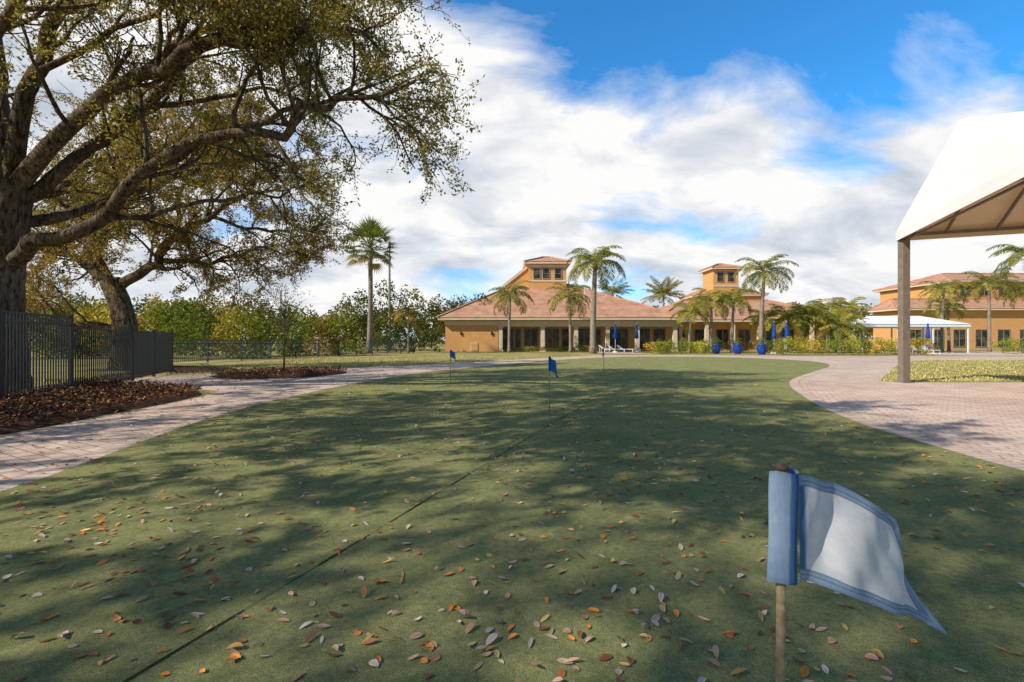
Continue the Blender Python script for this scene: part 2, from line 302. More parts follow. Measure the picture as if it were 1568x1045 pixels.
# ------------------------------------------------------------ trees
SUN=np.array([-.72,-.40,.62]); SUN=SUN/np.linalg.norm(SUN)
def nrm(v): return v/(np.linalg.norm(v)+1e-9)
def grow(start,d,L,n,wander,up):
    P=[np.array(start)]; d=nrm(np.array(d,float))
    for i in range(n):
        d=nrm(d+R.normal(0,wander,3)+np.array([0,0,up])); P.append(P[-1]+d*L/n)
    return np.array(P)
def oak(name,limbs,origin,n1=11,n2=6,n3=5,nl=30,leaf=(.075,.036),cols=None,l1=(1.8,3.2),l2=(.9,1.6),l3=(.4,.85),spread=.13,zmin=2.4):
    mb=MB(); C=[];U=[]; G=[]; G1_=[]; g=0; g1=0; o=np.array(origin)
    for pts,r0,r1 in limbs:
        P=smooth(np.array(pts,float)-o,6); m=len(P); trunk=r0>.36
        if not trunk:
            wob=R.normal(0,.13,(m//3+3,3)); xi=np.linspace(0,m//3+2,m); 
            for a in range(3): P[:,a]+=np.interp(xi,np.arange(m//3+3),wob[:,a])*np.clip(np.arange(m)/6,0,1)
        rad=np.linspace(r0,r1,m)
        if trunk: rad=r1+(r0-r1)*(1-np.linspace(0,1,m))**2.5
        mb.tube(P,rad,24 if trunk else 9,lump=.07 if trunk else .05)
        if trunk: continue
        Ln=np.sum(np.linalg.norm(np.diff(P,axis=0),axis=1)); a1=max(4,int(n1*Ln/9))
        for _ in range(a1):
            g1+=1
            t=R.uniform(.2,1); i=min(int(t*(m-1)),m-2); T=nrm(P[i+1]-P[i]); q=rv(1)[0]; q=nrm(q-T*q.dot(T))
            d=T*.75+q*.9+np.array([0,0,.22]); L=R.uniform(*l1)*(1.15-.5*t); ra=min(rad[i]*.5+.01,.06)
            Q=grow(P[i],d,L,7,.22,.0); rr=np.linspace(ra,.011,8); mb.tube(Q,rr,5)
            for _ in range(n2):
                s=R.uniform(.25,1); j=min(int(s*7),6); T=nrm(Q[j+1]-Q[j]); q=rv(1)[0]; q=nrm(q-T*q.dot(T))
                W=grow(Q[j],T*.8+q*.8+np.array([0,0,.1]),R.uniform(*l2)*(1.1-.3*t),5,.22,-.02); mb.tube(W,np.linspace(min(rr[j]*.6,.022),.006,6),4,cap=False)
                for _ in range(n3):
                    s=R.uniform(.2,1); j2=min(int(s*5),4); T=nrm(W[j2+1]-W[j2]); q=rv(1)[0]
                    Z=grow(W[j2],T*.7+q*.8,R.uniform(*l3),3,.25,-.06); mb.tube(Z,[.006,.005,.004,.003],3,cap=False)
                    if Z[-1][2]<zmin: continue
                    k=int(nl*R.uniform(.3,1.6)); tt=R.uniform(.15,1.05,k)*3; ii=np.clip(tt.astype(int),0,2); fr=(tt-ii)[:,None]
                    C.append(Z[ii]*(1-fr)+Z[ii+1]*fr+R.normal(0,spread*.5,(k,3))); U.append((Z[-1]-Z[0])[None]*.8+rv(k)*.6); G.append(np.full(k,g)); G1_.append(np.full(k,g1)); g+=1
    e=empty(name,origin); mb.obj('trunk_and_limbs',[M_bark],e,True)
    C=np.concatenate(C);U=np.concatenate(U);n=len(C);G=np.concatenate(G);G1_=np.concatenate(G1_)
    cols=cols or [(.21,.185,.05),(.28,.235,.065),(.15,.145,.04),(.35,.275,.08),(.25,.19,.065),(.42,.32,.10)]
    V=rv(n);L=leaf[0]*R.uniform(.7,1.3,n);W=leaf[1]*R.uniform(.8,1.2,n);K=pick(cols,n)
    me=leafmesh('foliage',C,U,V,L,W,K,M_leaf)
    link(bpy.data.objects.new('foliage',me),e)
    return e,(C,U,V,L,W,K,G,g,G1_,g1)
limbs1=[
 ([(-12.0,11.2,-.1),(-11.95,11.2,.8),(-11.92,11.2,2),(-11.8,11.2,3.2),(-11.6,11.2,4.9)],.72,.42),
 ([(-11.7,11.1,3.0),(-10.6,10.9,3.5),(-9.25,10.8,3.93),(-7.65,10.4,4.95),(-5.5,10,5.45),(-4.2,9.8,5.75),(-3.0,9.6,5.95),(-2.0,9.5,6.2)],.19,.03),
 ([(-11.6,11.2,4.6),(-9.84,10.8,6.1),(-8.29,10.5,6.85),(-6.3,10,7.2),(-4.4,9.8,7.3),(-2.6,9.6,7.0)],.20,.03),
 ([(-11.6,11.2,4.4),(-10.63,11.5,5.27),(-9.47,12,7.0),(-8.18,12.5,8.8),(-6.6,13,9.6),(-4.2,13,9.4)],.18,.03),
 ([(-11.6,11.2,4.8),(-10.9,11,7.3),(-10.3,11,9.0),(-9.2,10.6,10.8),(-7.5,10,11.6)],.20,.04),
 ([(-11.6,11.2,4.8),(-12.4,11.6,7),(-12.6,12,9),(-12.2,12.4,11.5)],.20,.04),
 ([(-11.7,11.2,4.2),(-13.5,11,5.5),(-15.8,10.6,6.8),(-18,10.5,7.4)],.20,.04),
 ([(-11.7,11.1,4.4),(-11.2,10.0,5.9),(-10.0,9.2,7.1),(-8.0,8.6,8.0),(-6.0,8.4,8.3),(-4.0,8.6,7.6),(-2.6,8.8,7.2)],.14,.03),
 ([(-11.6,11.2,3.9),(-10.9,12.6,4.7),(-9.6,13.8,5.9),(-7.8,14.6,6.6),(-6.0,15,6.7)],.15,.03),
 ([(-11.7,11.3,4.0),(-12.6,13.0,5.2),(-13.2,15,6.7),(-12.8,17,8.0)],.17,.03),
 ([(-8.29,10.5,6.85),(-6.9,11.0,8.2),(-5.3,11.4,8.7),(-3.2,11.5,8.3)],.09,.025),
 ([(-7.65,10.4,4.95),(-6.6,10.9,5.9),(-5.3,11.3,6.6),(-4.0,11.4,6.9),(-2.4,11.2,6.7)],.09,.025),
 ([(-9.25,10.8,3.93),(-8.2,11.6,4.2),(-7.0,12.3,4.9),(-6.0,12.9,5.3)],.07,.025),
 ([(-9.47,12,7.0),(-8.0,12.5,7.4),(-6.6,12.8,7.9),(-5.2,12.8,7.6)],.08,.025),
 ([(-10.9,11,7.3),(-9.2,11.0,8.1),(-7.6,11.2,9.2),(-6.0,11.4,9.6)],.08,.025),
]
t1,D1=oak('unseen_shade_oak',limbs1,(-11.8,11.2,0),n1=12,nl=28,leaf=(.074,.038),spread=.10)
limbs2=[
 ([(-16.0,20,-.1),(-15.95,20,1.2),(-16.1,20,2.4),(-16.6,20,3.7)],.60,.38),
 ([(-16.5,20,3.3),(-15.4,20,4.1),(-14.4,19.8,4.5),(-13.6,19.6,5.6),(-12.1,19.4,6.2),(-10.4,19,6.8),(-9.0,18.8,7.0)],.22,.04),
 ([(-16.6,20,3.5),(-17.4,20,4.9),(-16.6,20,6.5),(-14.6,19.6,8.0),(-12.2,19.5,9.2),(-10.0,19.4,9.7)],.24,.04),
 ([(-16.6,20,3.5),(-17.8,19.8,4.6),(-19.4,19.5,5.1),(-21.5,19.4,6.3)],.22,.04),
 ([(-16.1,20,1.6),(-17.6,19.6,1.9),(-19.2,19.4,1.8),(-21,19.2,2.4)],.18,.05),
 ([(-17.0,20,4.2),(-18.2,20.4,6.4),(-18.2,20.8,8.8),(-17,21,11.2)],.2,.04),
 ([(-14.4,19.8,4.5),(-13,20.4,4.6),(-11.6,21,5.1),(-10.0,21.2,5.1)],.12,.03),
 ([(-16.2,20,6.8),(-15.4,20.6,9),(-14,21,10.8),(-12.4,21,12)],.13,.03),
 ([(-13.6,19.6,5.6),(-12.6,18.6,7.1),(-11.2,18,8.0),(-9.6,18,8.4)],.1,.03),
 ([(-12.1,19.4,6.2),(-11.0,20.4,5.9),(-9.8,21,5.8),(-8.6,21.2,4.9)],.08,.03),
 ([(-16.5,20,3.4),(-15.8,18.6,4.6),(-14.6,17.6,5.6),(-13.2,17.2,6.4)],.14,.03),
]
t2,D2=oak('unseen_shade_oak',limbs2,(-16,20,0),n1=17,nl=30,leaf=(.10,.052),l1=(1.5,2.8),cols=[(.28,.20,.06),(.35,.25,.08),(.20,.155,.05),(.42,.30,.10),(.32,.19,.07)])
def sparse(fr1,fr2,name,loc,rot,sc):
    C,U,V,L,W,K,G,g,H,h=D1
    cnt=np.bincount(G,minlength=g)[:,None]; mean=np.stack([np.bincount(G,C[:,a],g) for a in range(3)],1)/np.maximum(cnt,1)
    C=mean[G]+(C-mean[G])*.8
    # gaps cut into the crown along sun rays, lighting flag and chosen turf patches
    c_,s_=math.cos(rot),math.sin(rot); wm=np.stack([mean[:,0]*c_-mean[:,1]*s_,mean[:,0]*s_+mean[:,1]*c_,mean[:,2]],1)*sc+np.array(loc)
    ok=np.ones(g,bool)
    for (px,py,pz,rad) in ((.62,.95,.8,.75),(-.6,2.1,0,.5),(.9,2.6,0,.4),(-2.4,3.3,0,.55),(2.6,4.2,0,.45),(-.1,4.3,0,.4),(-3.2,6.2,0,.5),(3.4,7.2,0,.5),(.3,8.6,0,.5),(1.6,1.6,0,.35),(4.0,5.4,0,.35)):
        d=wm-np.array((px,py,pz)); t=d@SUN; dist=np.linalg.norm(d-t[:,None]*SUN[None],axis=1); ok&=dist>rad
    keep=((R.random(g)<fr2)&ok)[G]&(R.random(h+1)<fr1)[H]; return leafmesh(name,C[keep],U[keep],V[keep],L[keep]*1.5,W[keep]*1.6,K[keep],M_leaf)
def shade_oak_copy(src,loc,rot,sc,f1,f2):  # oaks added out of view to cast dappled shade over the green
    fm=sparse(f1,f2,'foliage',loc,rot,sc)
    e=empty('unseen_shade_oak',loc); e.rotation_euler=(0,0,rot); e.scale=(sc,)*3
    link(bpy.data.objects.new('trunk_and_limbs',src.children[0].data),e); link(bpy.data.objects.new('foliage',fm),e)
shade_oak_copy(t1,(-14.0,1.6,0),math.radians(8),1.0,.68,.75)
shade_oak_copy(t1,(-12.4,-7.2,0),math.radians(24),1.05,.68,.75)
def youngtree(name,loc,H):
    mb=MB(); C=[];U=[]
    P=grow((0,0,0),(0,0,1),H*.62,6,.03,.1); mb.tube(P,np.linspace(.035,.02,7),6)
    for i in range(16):
        j=R.integers(3,7); Q=grow(P[j],np.array([R.normal(0,.5),R.normal(0,.5),1]),R.uniform(.35,.55)*H*.8,5,.12,.05); mb.tube(Q,np.linspace(.013,.005,6),4)
        for _ in range(6):
            W=grow(Q[R.integers(1,6)],rv(1)[0]*.6+np.array([0,0,.7]),R.uniform(.25,.6),3,.2,0); mb.tube(W,[.006,.005,.004,.002],3)
            k=5; C.append(W[-1]+R.normal(0,.12,(k,3)));U.append(rv(k))
    e=empty(name,loc); mb.obj('trunk',[M_bark],e,True); C=np.concatenate(C);U=np.concatenate(U)
    link(bpy.data.objects.new('foliage',leafmesh('foliage',C,U,rv(len(C)),.09,.04,pick([(.20,.12,.07),(.16,.13,.06)],len(C)),M_leaf)),e)
youngtree('young_tree',(-8.4,17.8,.02),3.2)
def blobs(specs,size,dens,pal):
    Cs=[];Us=[];K=[];Ls=[]
    for (cx,cy,cz,rx,ry,rz) in specs:
        sub=[(cx,cy,cz,rx*.7,ry*.7,rz*.7)]
        for _ in range(9):
            v=rv(1)[0]; sub.append((cx+v[0]*rx*.62,cy+v[1]*ry*.62,cz+v[2]*rz*.6,rx*R.uniform(.25,.45),ry*R.uniform(.25,.45),rz*R.uniform(.22,.4)))
        base=np.array(pal[R.integers(0,len(pal))])
        for s in sub:
            k=max(20,int(dens*(s[3]*s[5])/(size*size))); v=rv(k)*(R.uniform(.35,1.08,(k,1))**.5)
            P=np.array(s[:3])+v*np.array(s[3:]); P=P[P[:,2]>.02]; k=len(P)
            Cs.append(P);Us.append(rv(k)); cc=base*R.uniform(.75,1.3); K.append(cc[None]*R.uniform(.6,1.4,(k,1))); Ls.append(np.full(k,size)*R.uniform(.6,1.5,k))
    return np.concatenate(Cs),np.concatenate(Us),np.concatenate(K),np.concatenate(Ls)
def mass(name,specs,size,dens,pal,w=.6,parent=None):
    C,U,K,L=blobs(specs,size,dens,pal)
    return link(bpy.data.objects.new(name,leafmesh(name,C,U,rv(len(C)),L,L*w,K,M_mass)),parent)
G1=[(.12,.12,.03),(.15,.145,.036),(.19,.17,.04),(.10,.10,.03),(.23,.19,.05),(.17,.125,.05)]
sp=[]
for i in range(42):
    x=-64+i*1.5+R.normal(0,.5); h=R.uniform(5.4,7.8)+(1.2 if x<-30 else 0); sp.append((x,R.uniform(58,68),h*.46,R.uniform(2.2,3.6),2.5,h*.54))
for x,h in ((-17,9.6),(-13.5,9.0),(-20,8.5),(-9.5,8.2),(-7,7.4)): sp.append((x,64,h*.6,2.8,2.4,h*.42))
mass('tree_line',sp,.32,6.0,G1)
sp=[(-36+i*1.3+R.normal(0,.3),R.uniform(33,41),R.uniform(1.5,2.3),2.0,1.6,R.uniform(2.2,3.4)) for i in range(18)]
sp+=[(-36+i*1.9+R.normal(0,.4),R.uniform(29,33),R.uniform(1.6,2.4),2.0,1.5,R.uniform(1.8,2.7)) for i in range(9)]
mass('tree_line',sp,.20,6.0,[(.28,.25,.045),(.18,.20,.035),(.40,.31,.065),(.13,.16,.035)])
sp=[]
for i in range(70):
    x=-190+i*5.6+R.normal(0,1); h=R.uniform(7,11); sp.append((x,R.uniform(105,125),h*.45,R.uniform(4,6),3,h*.55))
mass('distant_trees',sp,.9,5.0,[(.09,.095,.035),(.11,.11,.045),(.07,.08,.035)])
sp=[(27+i*3.1,R.uniform(84,92),4.5,3,2.5,R.uniform(4,5.2)) for i in range(14)]
mass('tree_line',sp,.5,5.0,G1)
YG=[(.50,.44,.07),(.36,.36,.055),(.60,.42,.07),(.26,.29,.05),(.17,.21,.04)]
def bushrow(name,x0,x1,y0,y1,h,n,pal,size=.14,w=.35,dens=9):
    sp=[(x0+(x1-x0)*i/(n-1),y0+(y1-y0)*i/(n-1)+R.normal(0,.25),h*.42,abs(x1-x0)/n*.8+.35,.9,h*R.uniform(.42,.66)) for i in range(n)]
    return mass(name,sp,size,dens,pal,w)
bushrow('hedge',22.3,36,41,42.5,1.8,22,YG,.12)
bushrow('hedge',12.8,18.4,44.5,45,1.6,10,YG,.12)
bushrow('hedge',45,58,44,44,1.9,14,YG,.15)
bushrow('hedge',-19.5,-13.5,36,43,1.25,9,[(.30,.32,.06),(.20,.24,.045)],.15)
bushrow('hedge',-14.5,-8.3,52,53,2.7,8,[(.06,.09,.028),(.09,.11,.033)],.22)
bushrow('shrub',40,44,50,51,1.2,4,[(.36,.06,.06),(.12,.13,.03)],.15)
bushrow('shrub',19,27,50,51.5,1.6,8,[(.16,.18,.035),(.30,.26,.05),(.40,.12,.06)],.15)
bushrow('shrub',-.5,9,52.9,53.3,.8,12,[(.12,.16,.03),(.22,.21,.04),(.34,.28,.06)],.12)

# ------------------------------------------------------------ palms
M_pg=basic('palm_green',(.20,.21,.07)); M_ra=basic('rachis',(.27,.24,.09))
def palm(loc,H,Rr,nf=20,lean=(0,0),trunk=.19,pal=None,stiff=0.0,name='palm_tree'):
    mb=MB(); top=np.array([lean[0],lean[1],H]); P=np.array([top*t+np.array([0,0,0])-np.array([lean[0]*.3*math.sin(t*3.14),0,0]) for t in np.linspace(0,1,14)])
    mb.tube(P,trunk*np.interp(np.linspace(0,1,14),[0,.1,.8,1],[1.45,1.05,.85,.7])*(1+R.normal(0,.02,14)),10)
    pal=pal or [(.23,.24,.05),(.31,.29,.065),(.17,.19,.045),(.38,.33,.09)]
    mb.tube([top,top+np.array([0,0,.12*Rr]),top+np.array([0,0,.3*Rr])],[trunk*.8,trunk*.9,trunk*.35],8,1)
    C=[];U=[];V=[];L=[];K=[]
    for i in range(nf):
        az=i*2.39996+R.normal(0,.15); q=i/nf; el=math.radians(80-85*q+R.normal(0,6)); fl=Rr*R.uniform(1.05,1.3); n=16
        h=np.array([math.cos(az),math.sin(az),0]); p=top+np.array([0,0,.2*Rr]); pts=[p]
        for k in range(n):
            el-=math.radians((4.6+5.2*k/n)*(1-stiff)); p=p+(h*math.cos(el)+np.array([0,0,math.sin(el)]))*fl/n; pts.append(p)
        pts=np.array(pts); mb.tube(pts,np.linspace(.035,.008,n+1),3,2,cap=False)
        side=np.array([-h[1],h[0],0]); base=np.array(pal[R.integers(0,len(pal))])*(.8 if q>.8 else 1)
        m=46; t=np.linspace(.14,1,m)*n; ii=np.clip(t.astype(int),0,n-1); fr=(t-ii)[:,None]; B=pts[ii]*(1-fr)+pts[ii+1]*fr; T=pts[ii+1]-pts[ii]; T/=np.linalg.norm(T,axis=1)[:,None]
        ll=fl*.27*np.sin(np.clip(t/n,0,1)*2.6+.35)
        for sgn in (-1,1):
            D=side[None]*sgn*.9+T*.55+np.array([0,0,-.40])[None]+R.normal(0,.16,(m,3)); D/=np.linalg.norm(D,axis=1)[:,None]
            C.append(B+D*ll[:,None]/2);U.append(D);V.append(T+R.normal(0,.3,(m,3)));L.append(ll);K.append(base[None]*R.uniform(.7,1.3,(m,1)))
    e=empty(name,loc); mb.obj('trunk',[M_palmtrunk,M_pg,M_ra],e,True)
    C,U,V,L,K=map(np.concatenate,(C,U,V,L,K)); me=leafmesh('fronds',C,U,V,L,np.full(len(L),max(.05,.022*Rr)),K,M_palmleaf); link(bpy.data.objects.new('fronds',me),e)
def fanpalm(loc,H,Rr,name='fan_palm_tree'):
    mb=MB(); P=np.array([[.15*math.sin(t*2.5),0,H*t] for t in np.linspace(0,1,14)]); top=P[-1]
    mb.tube(P,np.interp(np.linspace(0,1,14),[0,.1,.85,1],[.36,.24,.2,.3]),10)
    C=[];U=[];V=[];L=[];W=[];K=[]
    for i in range(54):
        az=i*2.39996; q=i/54; el=math.radians(88-130*q+R.normal(0,7)); d=np.array([math.cos(az)*math.cos(el),math.sin(az)*math.cos(el),math.sin(el)])
        pl=Rr*R.uniform(.5,.72); hub=top+d*pl+np.array([0,0,.1]); mb.tube([top,hub],[.03,.015],3,1,cap=False)
        side=np.cross(d,[0,0,1.]); side=nrm(side); upv=np.cross(side,d)
        col=np.array([(.17,.20,.05),(.24,.25,.06),(.12,.155,.04)][i%3]) if q<.82 else np.array([.30,.22,.11])
        for k in range(15):
            a=(k-7)/7*math.radians(105); D=d*math.cos(a)+side*math.sin(a); ln=Rr*.46*(1-.25*abs(k-7)/7); D=nrm(D+np.array([0,0,-.3]))
            C.append(hub+D*ln/2);U.append(D);V.append(np.cross(D,upv)+R.normal(0,.1,3));L.append(ln);W.append(.13);K.append(col*R.uniform(.75,1.3))
    e=empty(name,loc); mb.obj('trunk',[M_palmtrunk,M_pg],e,True)
    me=leafmesh('fronds',np.array(C),np.array(U),np.array(V),np.array(L),np.array(W),np.array(K),M_palmleaf); link(bpy.data.objects.new('fronds',me),e)
fanpalm((-13.6,46,0),10.0,2.9)
palm((7.7,46,0),8.0,3.0,26,(.2,0),.28)
palm((-.3,50,0),5.3,2.5,20,(.1,0),.15)
palm((6.1,50.5,0),5.3,2.6,20,(-.1,0),.15)
palm((17.5,84,0),8.8,3.2,22,stiff=.5)
palm((25.7,82,0),8.3,3.4,30,stiff=.6)
YP=[(.36,.33,.055),(.46,.39,.085),(.25,.27,.05)]
palm((17.6,48,0),3.6,2.2,20,(.2,0),.14,YP); palm((20.0,48.5,0),4.7,2.4,20,(0,0),.15,YP)
palm((22.3,49,0),4.9,2.3,20,(.15,0),.15,YP); palm((24.2,47,0),7.3,2.8,22,(.3,0),.2)
palm((28,49,0),2.9,2.5,24,(0,0),.15,YP,.2); palm((30.5,50,0),3.2,2.6,24,(.2,0),.16,YP,.2); palm((32.5,48,0),2.0,2.3,22,(0,0),.16,YP,.25)
palm((34.3,51,0),2.8,2.6,22,(0,0),.16,YP,.15); palm((36.5,56,0),4.4,2.5,20,(0,0),.16); palm((26.2,50,0),3.0,2.2,20,(0,0),.14,YP,.1)
palm((48,54,0),6.2,2.4,20,(.2,0),.15); palm((52.3,53,0),6.9,2.6,20,(0,0),.16); palm((50.6,56,0),4.6,2.2,18,(-.2,0),.15,YP)
palm((50.6,47.5,0),9.0,2.9,20,(0,0),.2); palm((55.5,52,0),6.0,2.5,18,(0,0),.18,YP); palm((40.5,58,0),4.8,2.2,18,(0,0),.16,YP)
palm((-10.6,49.5,0),3.4,1.8,14,(0,0),.1,[(.44,.28,.07),(.18,.2,.05)])

# ------------------------------------------------------------ clubhouse
def hip(mb,x0,x1,y0,y1,ze,rx0,rx1,ry,zr,mat,fas=.28):
    e=[(x0,y0,ze),(x1,y0,ze),(x1,y1,ze),(x0,y1,ze)]; r=[(rx0,ry,zr),(rx1,ry,zr)]
    mb.add(e+r,[(0,1,5,4),(1,2,5),(2,3,4,5),(3,0,4)],mat)
    mb.box(x0+.06,x1-.06,y0+.06,y1-.06,ze-fas,ze-.01,1)
    for a,b in ((e[0],r[0]),(e[3],r[0]),(e[1],r[1]),(e[2],r[1]),(r[0],r[1])): mb.beam(Vector(a)+Vector((0,0,.05)),Vector(b)+Vector((0,0,.05)),.28,.16,mat)
MATS=[M_stucco,M_trim,M_tile,M_glass,M_frame,M_dark]
def window(mb,x0,x1,y,z0,z1,nx=1,door=False,nz=1):
    mb.box(x0,x1,y-.02,y+.05,z0,z1,3); f=.09
    mb.box(x0-f,x0,y-.08,y+.04,z0-f,z1+f,4); mb.box(x1,x1+f,y-.08,y+.04,z0-f,z1+f,4)
    mb.box(x0,x1,y-.08,y+.04,z1,z1+f,4); 
    if not door: mb.box(x0,x1,y-.08,y+.04,z0-f,z0,4)
    for i in range(1,nx): xx=x0+(x1-x0)*i/nx; mb.box(xx-.03,xx+.03,y-.06,y+.02,z0,z1,4)
    for i in range(1,nz): zz=z0+(z1-z0)*i/nz; mb.box(x0,x1,y-.05,y+.01,zz-.025,zz+.025,4)
mb=MB()
mb.box(-1.6,19.0,57,78,0,3.55,0); mb.box(-7.6,-1.602,55.1,78,0,3.55,0)
hip(mb,-8.4,19.6,54.2,80,3.85,.6,7.2,66,9.0,2)
mb.box(-1.598,19.0,55.05,55.45,2.85,3.5,1); mb.box(-7.7,-1.6,55.0,55.098,3.0,3.5,1)
for px in (-1.3,3.5,7.3,10.9,14.3,18.6):
    mb.box(px-.22,px+.22,55.0,55.46,0.25,2.849,1); mb.box(px-.3,px+.3,54.93,55.53,0,.25,1); mb.box(px-.29,px+.29,54.94,55.52,2.7,2.849,1)
for a,b,d,nx in ((-1.0,.1,0,1),(.4,1.0,0,1),(1.5,3.0,1,2),(4.0,5.5,0,2),(5.9,6.8,0,1),(7.9,9.1,0,2),(9.5,10.4,1,1),(11.5,13.6,1,3),(14.9,16.2,0,2),(16.7,18.0,0,2)):
    window(mb,a,b,57,.1 if d else .35,2.6,nx,bool(d),1)
mb.box(-4.7,-3.9,55.03,55.099,.1,1.0,1); mb.box(-4.62,-3.98,55.01,55.03,.16,.94,0)
for px in (-5.8,-2.3): mb.box(px-.09,px+.09,54.95,55.1,1.9,2.25,5)
mb.box(2.2,7.2,64,69,6.5,11.35,0); hip(mb,1.6,7.8,63.4,69.6,11.65,4.2,5.2,66.5,12.7,2)
mb.box(2.15,7.25,63.93,63.998,9.05,9.25,1); mb.box(2.15,7.25,63.93,63.998,10.95,11.3,1)
for a in (2.9,4.1,5.7): window(mb,a,a+.8,64,9.5,10.75,1,False,2)
mb.box(-.2,2.19,67,72,6.2,9.0,0); mb.add([(-1.2,64.8,8.6),(2.19,64.8,11.3),(2.19,72.5,11.3),(-1.2,72.5,8.6)],[(0,1,2,3)],2); mb.add([(-1.1,64.9,8.5),(2.18,64.9,8.5),(2.18,64.9,11.2)],[(0,1,2)],0)
mb.beam((-1.2,64.78,8.55),(2.19,64.78,11.25),.12,.35,1)
mb.box(19.002,42,60,76,0,3.5,0); hip(mb,17.5,43,58.4,77,3.8,24,36,68,6.9,2)
for i in range(8):
    x0=20+i*2.7; window(mb,x0,x0+1.4,60,.35,2.6,2,False,1)
for i in range(7): mb.box(20.3+i*3.2,20.7+i*3.2,58.7,59.1,0,3.5,1)
mb.box(30.4,34.2,73,77,5,12.0,0); hip(mb,29.9,34.7,72.4,77.6,12.3,31.9,32.7,75,13.1,2)
for a in (31.0,32.6): window(mb,a,a+.9,73,10.2,11.5,1,False,2)
mb.box(30.35,34.25,72.93,72.999,9.4,9.65,1); mb.box(28.5,38,73.2,80,5,8.0,0); hip(mb,28,38.6,72.7,81,8.3,31,35,77,9.6,2)
e=empty('clubhouse'); mb.obj('walls_roof_windows',MATS,e)
mb=MB(); mb.box(68.5,98,75,90,0,10.3,0); hip(mb,67.8,98.6,74.2,91,10.6,73,93,82,12.6,2)
mb.box(56,98,70,75.0-.002,0,5.6,0); hip(mb,55.2,98.8,69.2,75.2,5.9,58,95,74,7.6,2)
for i in range(9): window(mb,69.5+i*3,71+i*3,75,8.3,9.7,2,False,2)
for i in range(12): window(mb,57.5+i*3.2,59.2+i*3.2,70,.4,2.8,2,False,2)
e=empty('resort_building'); mb.obj('walls_roof_windows',MATS,e)
mb=MB(); mb.box(-19.4,-16.6,44.5,46,0,1.45,0); mb.box(-19.5,-16.5,44.4,46.1,1.45,1.55,1); mb.box(-18.6,-17.8,44.45,44.498,.1,1.2,1); mb.obj('utility_enclosure',MATS)

# ------------------------------------------------------------ fences
def fence(name,pts,tops,mat,sp=.115,bar=.018):
    mb=MB()
    for i in range(len(pts)-1):
        a=np.array(pts[i],float);b=np.array(pts[i+1],float); L=np.linalg.norm(b-a); n=max(1,round(L/2.2)); 
        for k in range(n):
            p=a+(b-a)*k/n; q=a+(b-a)*(k+1)/n; H=tops[i]+(tops[i+1]-tops[i])*k/n
            mb.beam((p[0],p[1],0),(p[0],p[1],H+.06),.07,.07); mb.lathe([(.055,0),(.05,.02),(.0,.05)],(p[0],p[1],H+.06),4)
            for z in (H,H-.18,.14): mb.beam((p[0],p[1],z),(q[0],q[1],z),.03,.035)
            m_=int(np.linalg.norm(q-p)/sp)
            for j in range(1,m_):
                c=p+(q-p)*j/m_; mb.box(c[0]-bar/2,c[0]+bar/2,c[1]-bar/2,c[1]+bar/2,.08,H+.0)
    p=pts[-1]; mb.beam((p[0],p[1],0),(p[0],p[1],tops[-1]+.06),.07,.07)
    return mb.obj(name,[mat])
fence('metal_fence',[(-8.9,-4),(-9.3,4.5),(-9.6,9.06),(-10.4,11.4)],[1.76,1.76,1.76,1.76],M_black,.10,.022)
fence('metal_fence',[(-10.45,11.45),(-11.4,14.5),(-12.6,17.9)],[1.5,1.5,1.48],M_black,.10,.022)
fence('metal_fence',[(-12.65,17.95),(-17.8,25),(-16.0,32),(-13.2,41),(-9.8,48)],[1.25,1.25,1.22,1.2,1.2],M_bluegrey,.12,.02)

# ------------------------------------------------------------ fabric tent
e1=Vector((-.356,-.934,0)); e2=Vector((.934,-.356,0)); Cc=Vector((11.2,14.1,0)); ze=4.38; Wd=6.3; Ln=10
def TP(a,b,z): v=Cc+e1*a+e2*b; return Vector((v.x,v.y,z))
mb=MB()
A=TP(3.1,.22,6.30);B=TP(3.1,Ln-.22,6.30)
c=[TP(0,0,ze),TP(Wd,0,ze),TP(Wd,Ln,ze),TP(0,Ln,ze)]
def roofset(off,mat):
    o=Vector((0,0,off)); v=[x+o for x in c]+[A+o,B+o]; mb.add(v,[(0,1,4),(1,2,5,4),(2,3,5),(3,0,4,5)],mat)
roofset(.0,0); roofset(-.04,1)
for i in range(4):
    p,q=c[i],c[(i+1)%4]; z0=Vector((0,0,-.27)); out_=(q-p).cross(Vector((0,0,1))).normalized(); mid=(c[0]+c[2])/2
    if ((p+q)/2+out_-mid).length<((p+q)/2-mid).length: out_=-out_
    o_=out_*.012; n_=40
    for k in range(n_):
        u=p+(q-p)*k/n_; w_=p+(q-p)*(k+1)/n_
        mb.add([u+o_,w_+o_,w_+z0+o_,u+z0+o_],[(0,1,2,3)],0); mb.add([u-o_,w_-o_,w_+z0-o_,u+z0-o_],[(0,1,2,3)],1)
up=Vector((0,0,1))
for a,b in ((0,0),(Wd,0),(0,Ln),(Wd,Ln),(0,Ln/2),(Wd,Ln/2)):
    ia=.14 if a==0 else -.14; ib=.14 if b==0 else (-.14 if b==Ln else 0)
    p=TP(a+ia,b+ib,0); mb.beam(p,p+up*4.25,.2,.2,2); mb.beam(p+up*.0,p+up*.03,.34,.34,2)
I=.14; ci=[TP(I,I,4.25),TP(Wd-I,I,4.25),TP(Wd-I,Ln-I,4.25),TP(I,Ln-I,4.25)]; Ai=TP(3.1,.45,6.08); Bi=TP(3.1,Ln-.45,6.08)
for i in range(4): mb.beam(ci[i],ci[(i+1)%4],.06,.08,2); mb.beam(ci[i]-up*.0+Vector((0,0,-.02)),(Ai if i<2 else Bi),.05,.07,2)
mb.beam(Ai,Bi,.06,.08,2)
